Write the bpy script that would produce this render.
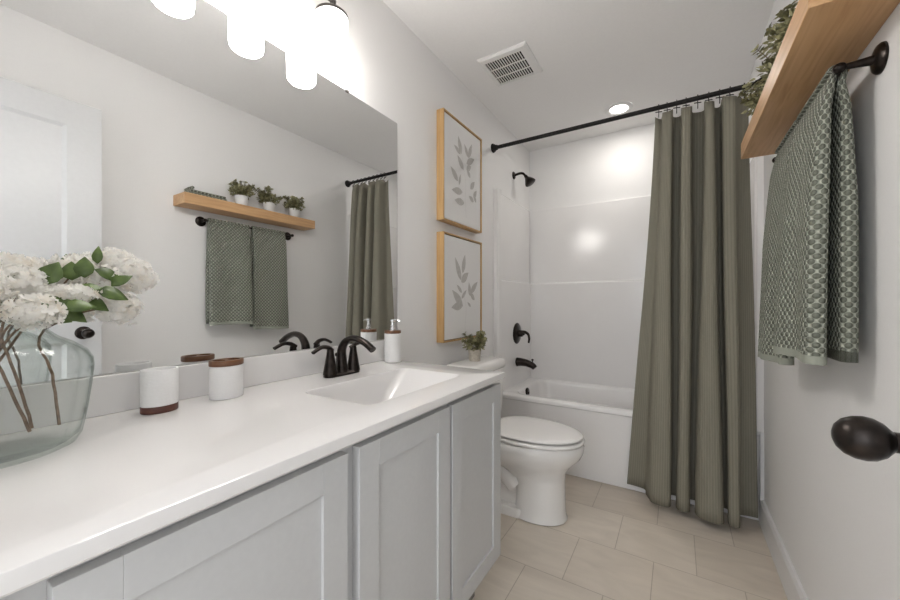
import bpy, bmesh, math, random
from mathutils import Vector, Matrix
PI = math.pi
sin, cos = math.sin, math.cos
for o in list(bpy.data.objects):
    bpy.data.objects.remove(o, do_unlink=True)
S = bpy.context.scene
COL = S.collection

# ------------------------------------------------------------------ camera
cam_d = bpy.data.cameras.new('camera')
cam_d.sensor_width = 36.0
cam_d.lens = 365.64 / 900 * 36
cam_d.shift_y = 2.787 / 900
cam_d.clip_start = 0.02
cam = bpy.data.objects.new('camera', cam_d)
COL.objects.link(cam)
cam.location = (1.1051, 0.0, 1.107)
cam.rotation_euler = (PI / 2, 0.0, 0.5559)
S.camera = cam

# ------------------------------------------------------------------ world, daylight, exposure
wd = bpy.data.worlds.new('daylight')
S.world = wd
wd.use_nodes = True
bg = wd.node_tree.nodes['Background']
bg.inputs['Color'].default_value = (0.95, 0.97, 1.0, 1)
bg.inputs['Strength'].default_value = 1.5

S.view_settings.view_transform = 'Standard'
S.view_settings.look = 'None'
S.view_settings.gamma = 1.0
S.view_settings.use_curve_mapping = False
S.view_settings.exposure = 0.60

def area_light(name, loc, rot, sx, sy, power, color):
    d = bpy.data.lights.new(name, 'AREA')
    d.shape = 'RECTANGLE'; d.size = sx; d.size_y = sy
    d.energy = power; d.color = color
    o = bpy.data.objects.new(name, d)
    o.location = loc; o.rotation_euler = rot
    COL.objects.link(o)
    return o
# daylight of the hall window, shining in through the open doorway
area_light('hall_daylight', (0.95, -1.55, 1.45), (PI / 2, 0, 0), 0.9, 1.3, 5.0, (0.84, 0.92, 1.0))

GLOBE_POWER = 15.0
CAN_POWER = 2.0

# ------------------------------------------------------------------ materials
def mat(name, color, rough=0.5, metal=0.0, spec=0.5, **kw):
    m = bpy.data.materials.new(name); m.use_nodes = True
    b = m.node_tree.nodes['Principled BSDF']
    b.inputs['Base Color'].default_value = (*color, 1)
    b.inputs['Roughness'].default_value = rough
    b.inputs['Metallic'].default_value = metal
    b.inputs['Specular IOR Level'].default_value = spec
    for k, v in kw.items():
        b.inputs[k.replace('_', ' ')].default_value = v
    return m
def N(m, t, **kw):
    n = m.node_tree.nodes.new(t)
    for k, v in kw.items(): setattr(n, k, v)
    return n
def L(m, a, b): m.node_tree.links.new(a, b)
def bsdf(m): return m.node_tree.nodes['Principled BSDF']
def objco(m, scale=(1, 1, 1), loc=(0, 0, 0)):
    tc = N(m, 'ShaderNodeTexCoord'); mp = N(m, 'ShaderNodeMapping')
    mp.inputs['Scale'].default_value = scale; mp.inputs['Location'].default_value = loc
    L(m, tc.outputs['Object'], mp.inputs['Vector'])
    return mp.outputs['Vector']
def ramp(m, fac, stops):
    r = N(m, 'ShaderNodeValToRGB')
    e = r.color_ramp.elements
    while len(e) < len(stops): e.new(0.5)
    for i, (p, c) in enumerate(stops):
        e[i].position = p; e[i].color = (*c, 1)
    L(m, fac, r.inputs['Fac'])
    return r.outputs['Color']
def bump(m, h, strength=0.2, dist=0.01):
    b = N(m, 'ShaderNodeBump'); b.inputs['Strength'].default_value = strength
    b.inputs['Distance'].default_value = dist
    L(m, h, b.inputs['Height']); L(m, b.outputs['Normal'], bsdf(m).inputs['Normal'])
def noisy(m, c0, c1, scale=30, coscale=(1, 1, 1), bstr=0.0, bd=0.002, detail=3, lo=.35, hi=.65):
    n = N(m, 'ShaderNodeTexNoise'); n.inputs['Scale'].default_value = scale; n.inputs['Detail'].default_value = detail
    L(m, objco(m, coscale), n.inputs['Vector'])
    L(m, ramp(m, n.outputs['Fac'], [(lo, c0), (hi, c1)]), bsdf(m).inputs['Base Color'])
    if bstr: bump(m, n.outputs['Fac'], bstr, bd)
    return m

M = {}
M['wall'] = noisy(mat('wall paint', (.8, .8, .8), .55), (.855, .845, .835), (.87, .86, .85), 260, bstr=.05, bd=.001)
M['ceiling'] = noisy(mat('ceiling paint', (.78, .77, .76), .8), (.88, .87, .86), (.895, .885, .875), 90, bstr=.12, bd=.002)
M['trim'] = noisy(mat('white trim paint', (.82, .82, .81), .35), (.79, .785, .78), (.80, .795, .79), 60)
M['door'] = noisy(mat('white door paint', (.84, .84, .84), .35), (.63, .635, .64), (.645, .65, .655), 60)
M['acrylic'] = noisy(mat('white acrylic', (.86, .85, .84), .16), (.865, .85, .84), (.88, .865, .855), 4, bstr=.015, bd=.02)
M['porcelain'] = noisy(mat('white porcelain', (.87, .86, .84), .08), (.86, .845, .825), (.87, .855, .835), 5)
M['seat'] = noisy(mat('white seat plastic', (.87, .86, .84), .22), (.86, .845, .825), (.87, .855, .835), 5)
M['counter'] = noisy(mat('cultured marble', (.86, .85, .84), .10), (.80, .785, .775), (.815, .80, .79), 3, detail=6)
M['cabinet'] = noisy(mat('pale grey cabinet paint', (.7, .7, .7), .32), (.565, .572, .576), (.58, .587, .591), 80)
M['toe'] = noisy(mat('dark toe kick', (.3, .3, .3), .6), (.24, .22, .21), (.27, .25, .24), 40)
M['bronze'] = noisy(mat('oil rubbed bronze', (.02, .018, .016), .28, .75), (.018, .014, .012), (.034, .026, .022), 60)
M['black'] = noisy(mat('matte black metal', (.012, .011, .011), .5, .0, .25), (.011, .010, .010), (.018, .016, .015), 60)
M['chrome'] = noisy(mat('chrome', (.8, .8, .8), .12, 1.0), (.72, .72, .72), (.78, .78, .78), 30)
M['nickel'] = noisy(mat('dark fixture metal', (.2, .18, .17), .3, .9), (.11, .10, .10), (.15, .14, .13), 40)
M['mirror'] = mat('silvered mirror glass', (.87, .88, .88), 0.0, 1.0)
M['white_plastic'] = noisy(mat('white plastic', (.8, .8, .79), .4), (.80, .795, .785), (.815, .81, .80), 30)
M['vent_shade'] = noisy(mat('painted vent shade', (.03, .03, .03), .8), (.008, .008, .008), (.012, .011, .010), 30)  # shade inside the vent, put into the colour as near black
M['canvas'] = noisy(mat('white canvas', (.82, .81, .8), .7), (.80, .79, .775), (.83, .82, .805), 300, bstr=.08, bd=.0006)
M['leaf_ink'] = noisy(mat('grey printed ink', (.5, .48, .45), .75), (.49, .47, .445), (.56, .54, .515), 70)
M['stem_ink'] = noisy(mat('pale printed ink', (.6, .58, .55), .75), (.62, .605, .58), (.68, .665, .64), 70)
M['dark_gap'] = noisy(mat('dark walnut edge', (.1, .06, .04), .6), (.10, .055, .033), (.14, .08, .05), 60)
def wood(name, c0, c1, c2, rough, axis):
    m = mat(name, c1, rough)
    sc = [14, 14, 14]; sc[axis] = .9
    n = N(m, 'ShaderNodeTexNoise'); n.inputs['Scale'].default_value = 5; n.inputs['Detail'].default_value = 6
    n.inputs['Distortion'].default_value = .6
    L(m, objco(m, sc), n.inputs['Vector'])
    L(m, ramp(m, n.outputs['Fac'], [(.25, c0), (.5, c1), (.75, c2)]), bsdf(m).inputs['Base Color'])
    bump(m, n.outputs['Fac'], .08, .002)
    return m
M['oak_shelf'] = wood('oak shelf', (.44, .245, .11), (.56, .335, .165), (.64, .40, .21), .42, 1)
M['oak_frame'] = wood('oak frame', (.44, .26, .10), (.53, .33, .14), (.60, .39, .18), .45, 2)
M['acacia'] = wood('brown acacia', (.10, .042, .020), (.17, .075, .036), (.25, .118, .058), .4, 1)
M['acacia_dark'] = wood('dark acacia', (.06, .018, .012), (.10, .032, .021), (.15, .055, .035), .4, 1)
M['pot'] = noisy(mat('white glazed pot', (.8, .8, .79), .35), (.78, .775, .765), (.81, .805, .795), 30)
M['pot_grey'] = noisy(mat('grey stone pot', (.45, .43, .4), .7), (.43, .385, .325), (.56, .51, .44), 70, bstr=.2)
M['leaf_small'] = noisy(mat('grey green leaves', (.1, .14, .06), .55), (.085, .082, .030), (.42, .40, .215), 55, lo=.3, hi=.68)
M['leaf_big'] = noisy(mat('fresh green leaves', (.1, .2, .03), .4), (.045, .080, .016), (.125, .195, .045), 26, bstr=.2)
M['twig'] = noisy(mat('brown twig', (.2, .13, .08), .8), (.12, .075, .045), (.26, .18, .12), 90, bstr=.4)
M['petal'] = noisy(mat('cream petals', (.86, .8, .72), .7), (.95, .90, .82), (.97, .96, .93), 45, lo=.25, hi=.5)
def translucent(m, k):
    nt = m.node_tree; b = bsdf(m); out = nt.nodes['Material Output']
    tr = nt.nodes.new('ShaderNodeBsdfTranslucent'); mxs = nt.nodes.new('ShaderNodeMixShader'); mxs.inputs[0].default_value = k
    src = b.inputs['Base Color'].links[0].from_socket
    nt.links.new(src, tr.inputs['Color']); nt.links.new(b.outputs[0], mxs.inputs[1]); nt.links.new(tr.outputs[0], mxs.inputs[2]); nt.links.new(mxs.outputs[0], out.inputs['Surface'])
translucent(M['petal'], .5)

# ribbed ceramic of the counter accessories
m = M['ceramic'] = mat('white textured ceramic', (.84, .835, .83), .38)
v = N(m, 'ShaderNodeTexVoronoi'); v.inputs['Scale'].default_value = 1.0
L(m, objco(m, (150, 150, 210)), v.inputs['Vector'])
L(m, ramp(m, v.outputs['Distance'], [(0, (.885, .88, .875)), (.8, (.86, .855, .85))]), bsdf(m).inputs['Base Color'])
bump(m, v.outputs['Distance'], .22, .0015)

# floor tile: half offset rows of square tiles
m = M['tile'] = mat('beige porcelain tile', (.4, .35, .3), .35)
br = N(m, 'ShaderNodeTexBrick'); br.offset = .5; br.offset_frequency = 2; br.squash = 1.0
br.inputs['Scale'].default_value = 1.0
br.inputs['Brick Width'].default_value = .306; br.inputs['Row Height'].default_value = .306
br.inputs['Mortar Size'].default_value = .0018; br.inputs['Mortar Smooth'].default_value = .3
br.inputs['Bias'].default_value = 0.0
br.inputs['Color1'].default_value = (.71, .63, .535, 1); br.inputs['Color2'].default_value = (.77, .695, .60, 1)
br.inputs['Mortar'].default_value = (.50, .425, .35, 1)
L(m, objco(m, (1, 1, 1), (-.561 + .306 * 8, -1.48 + .306 * 16, 0)), br.inputs['Vector'])
n = N(m, 'ShaderNodeTexNoise'); n.inputs['Scale'].default_value = 3.2; n.inputs['Detail'].default_value = 7; n.inputs['Distortion'].default_value = 1.2
L(m, objco(m, (1.0, 3.2, 1)), n.inputs['Vector'])
mx = N(m, 'ShaderNodeMix', data_type='RGBA', blend_type='MULTIPLY'); mx.inputs['Factor'].default_value = 1.0
L(m, br.outputs['Color'], mx.inputs['A'])
L(m, ramp(m, n.outputs['Fac'], [(.3, (.90, .89, .88)), (.7, (1.05, 1.05, 1.05))]), mx.inputs['B'])
L(m, mx.outputs['Result'], bsdf(m).inputs['Base Color'])
iv = N(m, 'ShaderNodeMath', operation='SUBTRACT'); iv.inputs[0].default_value = 1.0
L(m, br.outputs['Fac'], iv.inputs[1]); bump(m, iv.outputs[0], .35, .002)

# olive curtain with a fine vertical waffle stripe (u runs across the cloth)
m = M['curtain'] = mat('olive waffle cloth', (.19, .185, .14), .85, spec=.2)
tc = N(m, 'ShaderNodeTexCoord'); mp = N(m, 'ShaderNodeMapping'); mp.inputs['Scale'].default_value = (26, 60, 1)
L(m, tc.outputs['UV'], mp.inputs['Vector'])
wv = N(m, 'ShaderNodeTexWave', wave_type='BANDS', bands_direction='X'); wv.inputs['Scale'].default_value = 1.0
wv.inputs['Distortion'].default_value = .4
L(m, mp.outputs['Vector'], wv.inputs['Vector'])
L(m, ramp(m, wv.outputs['Fac'], [(0, (.215, .200, .156)), (.35, (.250, .234, .184)), (1, (.265, .248, .198))]), bsdf(m).inputs['Base Color'])
bump(m, wv.outputs['Fac'], .25, .003)

# sage towel with staggered oval dots (uv in metres)
m = M['towel'] = mat('sage dotted terry', (.3, .33, .27), .95, spec=.1)
def math_n(op, a, b=None):
    n = N(m, 'ShaderNodeMath', operation=op)
    for i, x in enumerate((a, b)):
        if x is None: continue
        if isinstance(x, (int, float)): n.inputs[i].default_value = x
        else: L(m, x, n.inputs[i])
    return n.outputs[0]
tc = N(m, 'ShaderNodeTexCoord'); sp = N(m, 'ShaderNodeSeparateXYZ'); L(m, tc.outputs['UV'], sp.inputs[0])
PX, PZ = .0205, .0225
def dots(ou, ov):
    u = math_n('SUBTRACT', math_n('FRACT', math_n('ADD', math_n('DIVIDE', sp.outputs[0], PX), ou)), .5)
    v = math_n('SUBTRACT', math_n('FRACT', math_n('ADD', math_n('DIVIDE', sp.outputs[1], PZ), ov)), .5)
    return math_n('ADD', math_n('POWER', math_n('ABSOLUTE', math_n('DIVIDE', u, .36)), 2.3),
                  math_n('POWER', math_n('ABSOLUTE', math_n('DIVIDE', v, .29)), 2.3))
d = math_n('MINIMUM', dots(0, 0), dots(.5, .5))
hem = math_n('LESS_THAN', sp.outputs[1], .02)
d = math_n('ADD', math_n('MULTIPLY', d, math_n('SUBTRACT', 1.0, hem)), math_n('MULTIPLY', hem, .89))
L(m, ramp(m, d, [(.80, (.190, .200, .163)), (1.0, (.475, .49, .415))]), bsdf(m).inputs['Base Color'])
iv = math_n('SUBTRACT', 1.0, math_n('MINIMUM', d, 1.6)); bump(m, iv, .9, .006)
M['towel_plain'] = noisy(mat('sage terry', (.3, .33, .27), .95, spec=.1), (.19, .215, .165), (.33, .365, .295), 160, bstr=.5)

m = M['glass'] = bpy.data.materials.new('pale green clear glass'); m.use_nodes = True
nt = m.node_tree; nt.nodes.remove(bsdf(m))
tr = N(m, 'ShaderNodeBsdfTransparent'); gl = N(m, 'ShaderNodeBsdfGlossy'); gl.inputs['Roughness'].default_value = .02
lw = N(m, 'ShaderNodeLayerWeight'); lw.inputs['Blend'].default_value = .5
L(m, ramp(m, lw.outputs['Facing'], [(0, (.99, .998, .994)), (.62, (.97, .985, .978)), (.88, (.84, .885, .865)), (1.0, (.62, .69, .66))]), tr.inputs['Color'])
p5 = N(m, 'ShaderNodeMath', operation='POWER'); L(m, lw.outputs['Facing'], p5.inputs[0]); p5.inputs[1].default_value = 4.5
fr = N(m, 'ShaderNodeMath', operation='MULTIPLY_ADD'); L(m, p5.outputs[0], fr.inputs[0]); fr.inputs[1].default_value = .62; fr.inputs[2].default_value = .03
mxs = N(m, 'ShaderNodeMixShader'); L(m, fr.outputs[0], mxs.inputs[0]); L(m, tr.outputs[0], mxs.inputs[1]); L(m, gl.outputs[0], mxs.inputs[2])
L(m, mxs.outputs[0], nt.nodes['Material Output'].inputs['Surface'])
def emis(name, col, strength):
    m = mat(name, col, .4)
    b = bsdf(m); b.inputs['Emission Color'].default_value = (*col, 1); b.inputs['Emission Strength'].default_value = strength
    return m
M['globe'] = emis('lit opal glass', (1.0, .965, .925), GLOBE_POWER)
M['lens'] = emis('lit downlight lens', (1.0, .965, .92), 8.0)

# ------------------------------------------------------------------ mesh helpers
def root_loc(p):
    v = Vector((0, 0, 0))
    while p is not None:
        v = v + p.location; p = p.parent
    return v
def obj(name, bm, m, parent=None, smooth=True, angle=35, bevel=0.0, subsurf=0, solid=0.0, origin=None):
    off = root_loc(parent)
    if parent is None and origin is not None: off = Vector(origin)
    bmesh.ops.recalc_face_normals(bm, faces=bm.faces)
    bmesh.ops.translate(bm, verts=bm.verts, vec=-off)
    me = bpy.data.meshes.new(name); bm.to_mesh(me); bm.free()
    o = bpy.data.objects.new(name, me); COL.objects.link(o)
    if parent is not None: o.parent = parent
    elif origin is not None: o.location = origin
    for mm in (m if isinstance(m, (list, tuple)) else [m]): me.materials.append(mm)
    if bevel:
        b = o.modifiers.new('bevel', 'BEVEL'); b.width = bevel; b.segments = 2; b.limit_method = 'ANGLE'; b.angle_limit = math.radians(40)
    if solid:
        s = o.modifiers.new('solid', 'SOLIDIFY'); s.thickness = solid; s.offset = 0
    if subsurf:
        s = o.modifiers.new('sub', 'SUBSURF'); s.levels = subsurf; s.render_levels = subsurf
    if smooth:
        for p in me.polygons: p.use_smooth = True
        me.set_sharp_from_angle(angle=math.radians(angle if not bevel else 60))
    return o
def thing(name, label, cat, loc, group=None):
    o = bpy.data.objects.new(name, None); COL.objects.link(o)
    o.empty_display_size = .05
    o.location = loc
    return tag(o, label, cat, group)
def tag(o, label, cat, group=None):
    o['label'] = label; o['category'] = cat
    if group: o['group'] = group
    return o
def struct(o, label=None, cat=None):
    o['kind'] = 'structure'
    if label: o['label'] = label
    if cat: o['category'] = cat
    return o
def box(bm, x0, x1, y0, y1, z0, z1):
    vs = [bm.verts.new((x, y, z)) for x in (x0, x1) for y in (y0, y1) for z in (z0, z1)]
    for f in ((0, 1, 3, 2), (4, 6, 7, 5), (0, 4, 5, 1), (2, 3, 7, 6), (0, 2, 6, 4), (1, 5, 7, 3)):
        bm.faces.new([vs[i] for i in f])
def BM(): return bmesh.new()
def boxes(*bs):
    bm = BM()
    for b in bs: box(bm, *b)
    return bm
def loft(bm, rings, cap0=True, cap1=True, closed=True):
    vr = [[bm.verts.new(p) for p in r] for r in rings]
    n = len(vr[0])
    for a, b in zip(vr[:-1], vr[1:]):
        for i in range(n if closed else n - 1):
            j = (i + 1) % n
            bm.faces.new((a[i], a[j], b[j], b[i]))
    if cap0: bm.faces.new(vr[0][::-1])
    if cap1: bm.faces.new(vr[-1])
    return vr
def circle(c, r, n=24, axis=2, sx=1.0, sy=1.0):
    out = []
    for i in range(n):
        a = 2 * PI * i / n; u, v = r * cos(a) * sx, r * sin(a) * sy
        p = [0, 0, 0]; p[(axis + 1) % 3] = u; p[(axis + 2) % 3] = v
        out.append((c[0] + p[0], c[1] + p[1], c[2] + p[2]))
    return out
def lathe(bm, c, prof, n=28, axis=2, sgn=1, sx=1.0, sy=1.0, cap0=True, cap1=True):
    rings = []
    for r, h in prof:
        cc = list(c); cc[axis] += sgn * h
        rings.append(circle(cc, max(r, 1e-4), n, axis, sx, sy))
    loft(bm, rings, cap0, cap1)
def tube(bm, pts, radii, n=12, cap=True):
    pts = [Vector(p) for p in pts]
    if not hasattr(radii, '__len__'): radii = [radii] * len(pts)
    t0 = (pts[1] - pts[0]).normalized()
    up = Vector((0, 0, 1)) if abs(t0.z) < .9 else Vector((1, 0, 0))
    nrm = (up - t0 * up.dot(t0)).normalized()
    rings = []
    for i, p in enumerate(pts):
        t = (pts[min(i + 1, len(pts) - 1)] - pts[max(i - 1, 0)]).normalized()
        nrm = (nrm - t * nrm.dot(t)).normalized(); b = t.cross(nrm)
        rx, ry = radii[i] if hasattr(radii[i], '__len__') else (radii[i], radii[i])
        rings.append([p + nrm * rx * cos(2 * PI * k / n) + b * ry * sin(2 * PI * k / n) for k in range(n)])
    loft(bm, rings, cap, cap)
def cat_rom(pts, k=6):
    P = [Vector(p) for p in pts]; out = []
    for i in range(len(P) - 1):
        p0 = P[max(i - 1, 0)]; p1 = P[i]; p2 = P[i + 1]; p3 = P[min(i + 2, len(P) - 1)]
        for j in range(k):
            t = j / k
            out.append(.5 * ((2 * p1) + (p2 - p0) * t + (2 * p0 - 5 * p1 + 4 * p2 - p3) * t * t + (3 * p1 - p0 - 3 * p2 + p3) * t ** 3))
    out.append(P[-1]); return out
def lerp_list(a, k):
    out = []
    for i in range(len(a) - 1):
        for j in range(k): out.append(a[i] + (a[i + 1] - a[i]) * j / k)
    out.append(a[-1]); return out
def rrect(x0, x1, y0, y1, r, z, n=6):
    out = []
    for cx, cy, a0 in ((x1 - r, y1 - r, 0), (x0 + r, y1 - r, PI / 2), (x0 + r, y0 + r, PI), (x1 - r, y0 + r, 1.5 * PI)):
        for i in range(n + 1):
            a = a0 + PI / 2 * i / n
            out.append((cx + r * cos(a), cy + r * sin(a), z))
    return out
def rect_like(x0, x1, y0, y1, z, n=6):
    # rectangle sampled with the same point count as rrect
    out = []; cs = [(x1, y1), (x0, y1), (x0, y0), (x1, y0)]
    for k, (cx, cy) in enumerate(cs):
        px, py = cs[k - 1]; qx, qy = cs[(k + 1) % 4]
        for i in range(n + 1):
            s = (i - n / 2) / (n / 2)
            w = .12
            if s < 0: p = (cx + (px - cx) * -s * w, cy + (py - cy) * -s * w)
            else: p = (cx + (qx - cx) * s * w, cy + (qy - cy) * s * w)
            out.append((p[0], p[1], z))
    return out

# ------------------------------------------------------------------ room shell
W, H = 1.4715, 2.44
YB, YN = 3.105, -0.15
struct(obj('floor', boxes((-.1, W + .1, -1.9, YB + .1, -.06, 0)), M['tile'], smooth=False), 'beige square tile floor laid in offset rows', 'floor')
struct(obj('ceiling', boxes((-.1, W + .1, YN - .11, YB + .1, H, H + .06)), M['ceiling'], smooth=False), 'flat white ceiling', 'ceiling')
struct(obj('wall_left', boxes((-.1, 0, YN - .11, YB + .1, 0, H)), M['wall'], smooth=False), 'white wall behind the mirror, prints and toilet', 'wall')
struct(obj('wall_right', boxes((W, W + .1, -1.9, YB + .1, 0, H)), M['wall'], smooth=False), 'white wall behind the shelf and towels', 'wall')
struct(obj('wall_back', boxes((0, W, YB, YB + .1, 0, H)), M['wall'], smooth=False), 'white wall above the tub surround', 'wall')
struct(obj('wall_front', boxes((0, .59, YN - .11, YN, 0, H), (.59, 1.39, YN - .11, YN, 2.085, H), (1.39, W, YN - .11, YN, 0, H)), M['wall'], smooth=False),
       'wall around the entrance doorway', 'wall')
# right baseboard with a small top bevel
bm = BM()
prof = [(W, 0), (W - .016, 0), (W - .016, .118), (W - .009, .130), (W, .130)]
loft(bm, [[(x, y, z) for x, z in prof] for y in (YN, 2.385)])
struct(obj('baseboard_right', bm, M['trim'], smooth=False), 'white baseboard along the wall under the towels', 'baseboard')
bm = BM()
prof = [(0, 0), (.016, 0), (.016, .118), (.009, .130), (0, .130)]
loft(bm, [[(x, y, z) for x, z in prof] for y in (1.23, 2.385)])
struct(obj('baseboard_left', bm, M['trim'], smooth=False), 'white baseboard along the wall behind the toilet', 'baseboard')

# door leaf, swung open against the right wall
DX0, DX1, DY0, DY1, DZ1 = 1.345, 1.380, -.128, .632, 2.066
def panel_door(x0, x1, y0, y1, z0, z1):
    bm = BM()
    st = .122
    box(bm, x0, x1, y0, y0 + st, z0, z1); box(bm, x0, x1, y1 - st, y1, z0, z1)
    rails = [(z0, .24), (.92, 1.06), (z1 - .118, z1)]
    for a, b in rails: box(bm, x0, x1, y0 + st, y1 - st, a, b)
    for a, b in ((.24, .92), (1.06, z1 - .118)):
        box(bm, x0 + .010, x1 - .010, y0 + st, y1 - st, a, b)
        # sticking: sloped moulding inside the opening
        for xs, sx in ((x0, 1), (x1, -1)):
            i = .016
            outer = [(xs + sx * .001, y0 + st, a), (xs + sx * .001, y1 - st, a), (xs + sx * .001, y1 - st, b), (xs + sx * .001, y0 + st, b)]
            inner = [(xs + sx * .010, y0 + st + i, a + i), (xs + sx * .010, y1 - st - i, a + i), (xs + sx * .010, y1 - st - i, b - i), (xs + sx * .010, y0 + st + i, b - i)]
            loft(bm, [outer, inner], False, False)
    return bm
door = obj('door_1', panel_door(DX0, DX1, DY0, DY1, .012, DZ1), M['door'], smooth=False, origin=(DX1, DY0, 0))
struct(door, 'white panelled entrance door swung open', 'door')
KY, KZ = .566, .962
for s, x in ((-1, DX0), (1, DX1)):
    bm = BM()
    k = 1.0 if s < 0 else .72
    lathe(bm, (x, KY, KZ), [(.012, -.001), (.0105, .020 * k), (.0105, .049 * k), (.0130, .0515 * k), (.0180, .056 * k), (.0220, .063 * k), (.0232, .070 * k), (.0222, .078 * k), (.0185, .086 * k), (.0125, .0915 * k), (.006, .094 * k), (.001, .0945 * k)], 32, 0, s)
    kn = obj('door_knob', bm, M['bronze'], door)
    bm = BM(); lathe(bm, (x, KY, KZ), [(.031, -.001), (.031, .003), (.027, .008), (.016, .0105), (.012, .013)], 32, 0, s)
    obj('rosette', bm, M['bronze'], kn)

# ------------------------------------------------------------------ bathtub and surround
TZ, TY0, TY1 = .4626, 2.39, 3.10
tub = thing('bathtub', 'white alcove bathtub behind the curtain', 'bathtub', (W / 2, TY0, 0))
bm = BM()
n = 6
X0, X1 = .003, W - .003
def R(i, z): return rrect(.115 + i, W - .10 - i, TY0 + .085 + i, TY1 - .055 - i, max(.09 - i * .2, .05), z, n)
loft(bm, [rect_like(X0, X1, TY0 + .012, TY1, .002, n), rect_like(X0, X1, TY0 + .012, TY1, TZ - .034, n), rect_like(X0, X1, TY0, TY1, TZ - .026, n),
          rect_like(X0, X1, TY0, TY1, TZ - .008, n), rect_like(X0, X1, TY0 + .008, TY1, TZ, n),
          R(-.012, TZ), R(0, TZ - .006), R(.01, TZ - .03), R(.03, TZ - .14), R(.055, TZ - .28), R(.10, TZ - .345), R(.16, TZ - .36)])
obj('tub_shell', bm, M['acrylic'], tub, angle=50)
bm = BM(); lathe(bm, (.122, 2.70, TZ - .046), [(.038, 0), (.038, .007), (.030, .013), (.009, .014), (.009, .020), (.002, .021)], 24, 0)
obj('overflow_plate', bm, M['bronze'], tub)
bm = BM(); lathe(bm, (.34, 2.745, TZ - .3605), [(.032, 0), (.032, .004), (.012, .006)], 24, 2)
obj('drain', bm, M['bronze'], tub)

sur = thing('tub_surround', 'glossy white three sided tub surround with a ledge', 'tub surround', (W / 2, TY1, TZ))
SZ, SL = 1.905, 1.275
bm = BM()   # back panel: lower half stands out, giving the ledge
prof = [(YB - .001, TZ), (3.058, TZ), (3.058, SL - .010), (3.063, SL), (3.078, SL + .004), (3.078, SZ - .008), (3.083, SZ), (YB - .001, SZ)]
loft(bm, [[(x, y, z) for y, z in prof] for x in (.001, W - .001)])
obj('back_panel', bm, M['acrylic'], sur, smooth=False)
for s in (0, 1):
    f = (lambda x: x) if s == 0 else (lambda x: W - x)
    bm = BM()
    prof = [(.001, TZ), (.028, TZ), (.028, SL - .010), (.023, SL), (.016, SL + .004), (.016, SZ - .006), (.011, SZ), (.001, SZ)]
    loft(bm, [[(f(x), y, z) for x, z in prof] for y in (TY0 + .05, 3.06)])
    # front return flange
    loft(bm, [[(f(x), y, z) for x, y in ((.001, TY0 - .030), (.026, TY0 - .022), (.034, TY0 - .002), (.034, TY0 + .035), (.022, TY0 + .055), (.001, TY0 + .055))] for z in (TZ, SZ + .012)])
    obj('side_panel', bm, M['acrylic'], sur, smooth=False)
# white flange strip down to the floor at the tub front on the right
struct(obj('trim_1', boxes((W - .014, W, TY0 - .03, TY0 + .001, 0, TZ)), M['trim'], smooth=False), 'white trim strip at the tub end', 'trim')

# shower fittings on the left alcove wall
SY = 2.735
t = thing('shower_fitting', 'dark bronze shower head high on the alcove wall', 'shower head', (0, SY, 2.118))
bm = BM(); lathe(bm, (0, SY, 2.118), [(.030, .0005), (.030, .004), (.024, .010), (.012, .014)], 24, 0)
obj('flange', bm, M['bronze'], t)
bm = BM(); tube(bm, cat_rom([(.005, SY, 2.118), (.05, SY, 2.125), (.080, SY, 2.119), (.100, SY, 2.095)], 6), .0095, 14)
obj('arm', bm, M['bronze'], t)
bm = BM()
d = Vector((.55, 0, -.83)).normalized(); c0 = Vector((.098, SY, 2.099))
tube(bm, [c0 + d * h for h in (0, .012, .02, .035, .058, .072, .076, .080)], [.012, .014, .014, .024, .037, .043, .043, .036], 24)
obj('spray_head', bm, M['bronze'], t)

t = thing('shower_valve', 'dark bronze round tub valve with a curved lever', 'shower valve', (.028, SY, .885))
VZ = .866
bm = BM(); lathe(bm, (.028, SY, VZ), [(.083, .0005), (.083, .004), (.076, .009), (.045, .015), (.028, .020), (.025, .045), (.021, .052)], 36, 0)
obj('escutcheon', bm, M['bronze'], t)
bm = BM(); tube(bm, cat_rom([(.075, SY, VZ + .012), (.10, SY, VZ + .010), (.125, SY - .01, VZ - .004), (.135, SY - .015, VZ - .035), (.131, SY - .018, VZ - .07)], 5), lerp_list([.014, .012, .010, .009, .007], 5), 12)
tube(bm, [(.07, SY, VZ), (.09, SY, VZ + .006)], [.020, .016], 16)
obj('lever', bm, M['bronze'], t)

t = thing('tub_spout', 'dark bronze tub spout with a small diverter knob', 'tub spout', (.028, SY, .64))
PZ_ = .640
bm = BM(); tube(bm, cat_rom([(.0285, SY, PZ_), (.06, SY, PZ_ + .002), (.11, SY, PZ_ - .003), (.155, SY, PZ_ - .018), (.176, SY, PZ_ - .036)], 5), lerp_list([(.036, .034), (.030, .028), (.025, .025), (.024, .025), (.019, .022)], 5) if 0 else [(.036 - .016 * i / 20, .033 - .010 * i / 20) for i in range(21)], 16)
obj('spout', bm, M['bronze'], t)
bm = BM(); lathe(bm, (.156, SY, PZ_ + .006), [(.004, -.02), (.004, .012), (.009, .015), (.009, .024), (.003, .028)], 16, 2)
obj('diverter_knob', bm, M['bronze'], t)

# ------------------------------------------------------------------ curtain rod, hooks, curtain
RY, RZ = 2.349, 2.196
t = thing('curtain_rod', 'black curtain rod spanning the tub alcove', 'curtain rod', (W / 2, RY, RZ))
bm = BM(); tube(bm, [(.012, RY, RZ), (W - .012, RY, RZ)], .0125, 18); obj('rod', bm, M['black'], t)
for x, s in ((.0005, 1), (W - .0005, -1)):
    bm = BM(); lathe(bm, (x, RY, RZ), [(.031, 0), (.031, .005), (.026, .014), (.019, .024), (.0165, .036), (.014, .038)], 24, 0, s)
    obj('flange', bm, M['black'], t)

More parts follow.
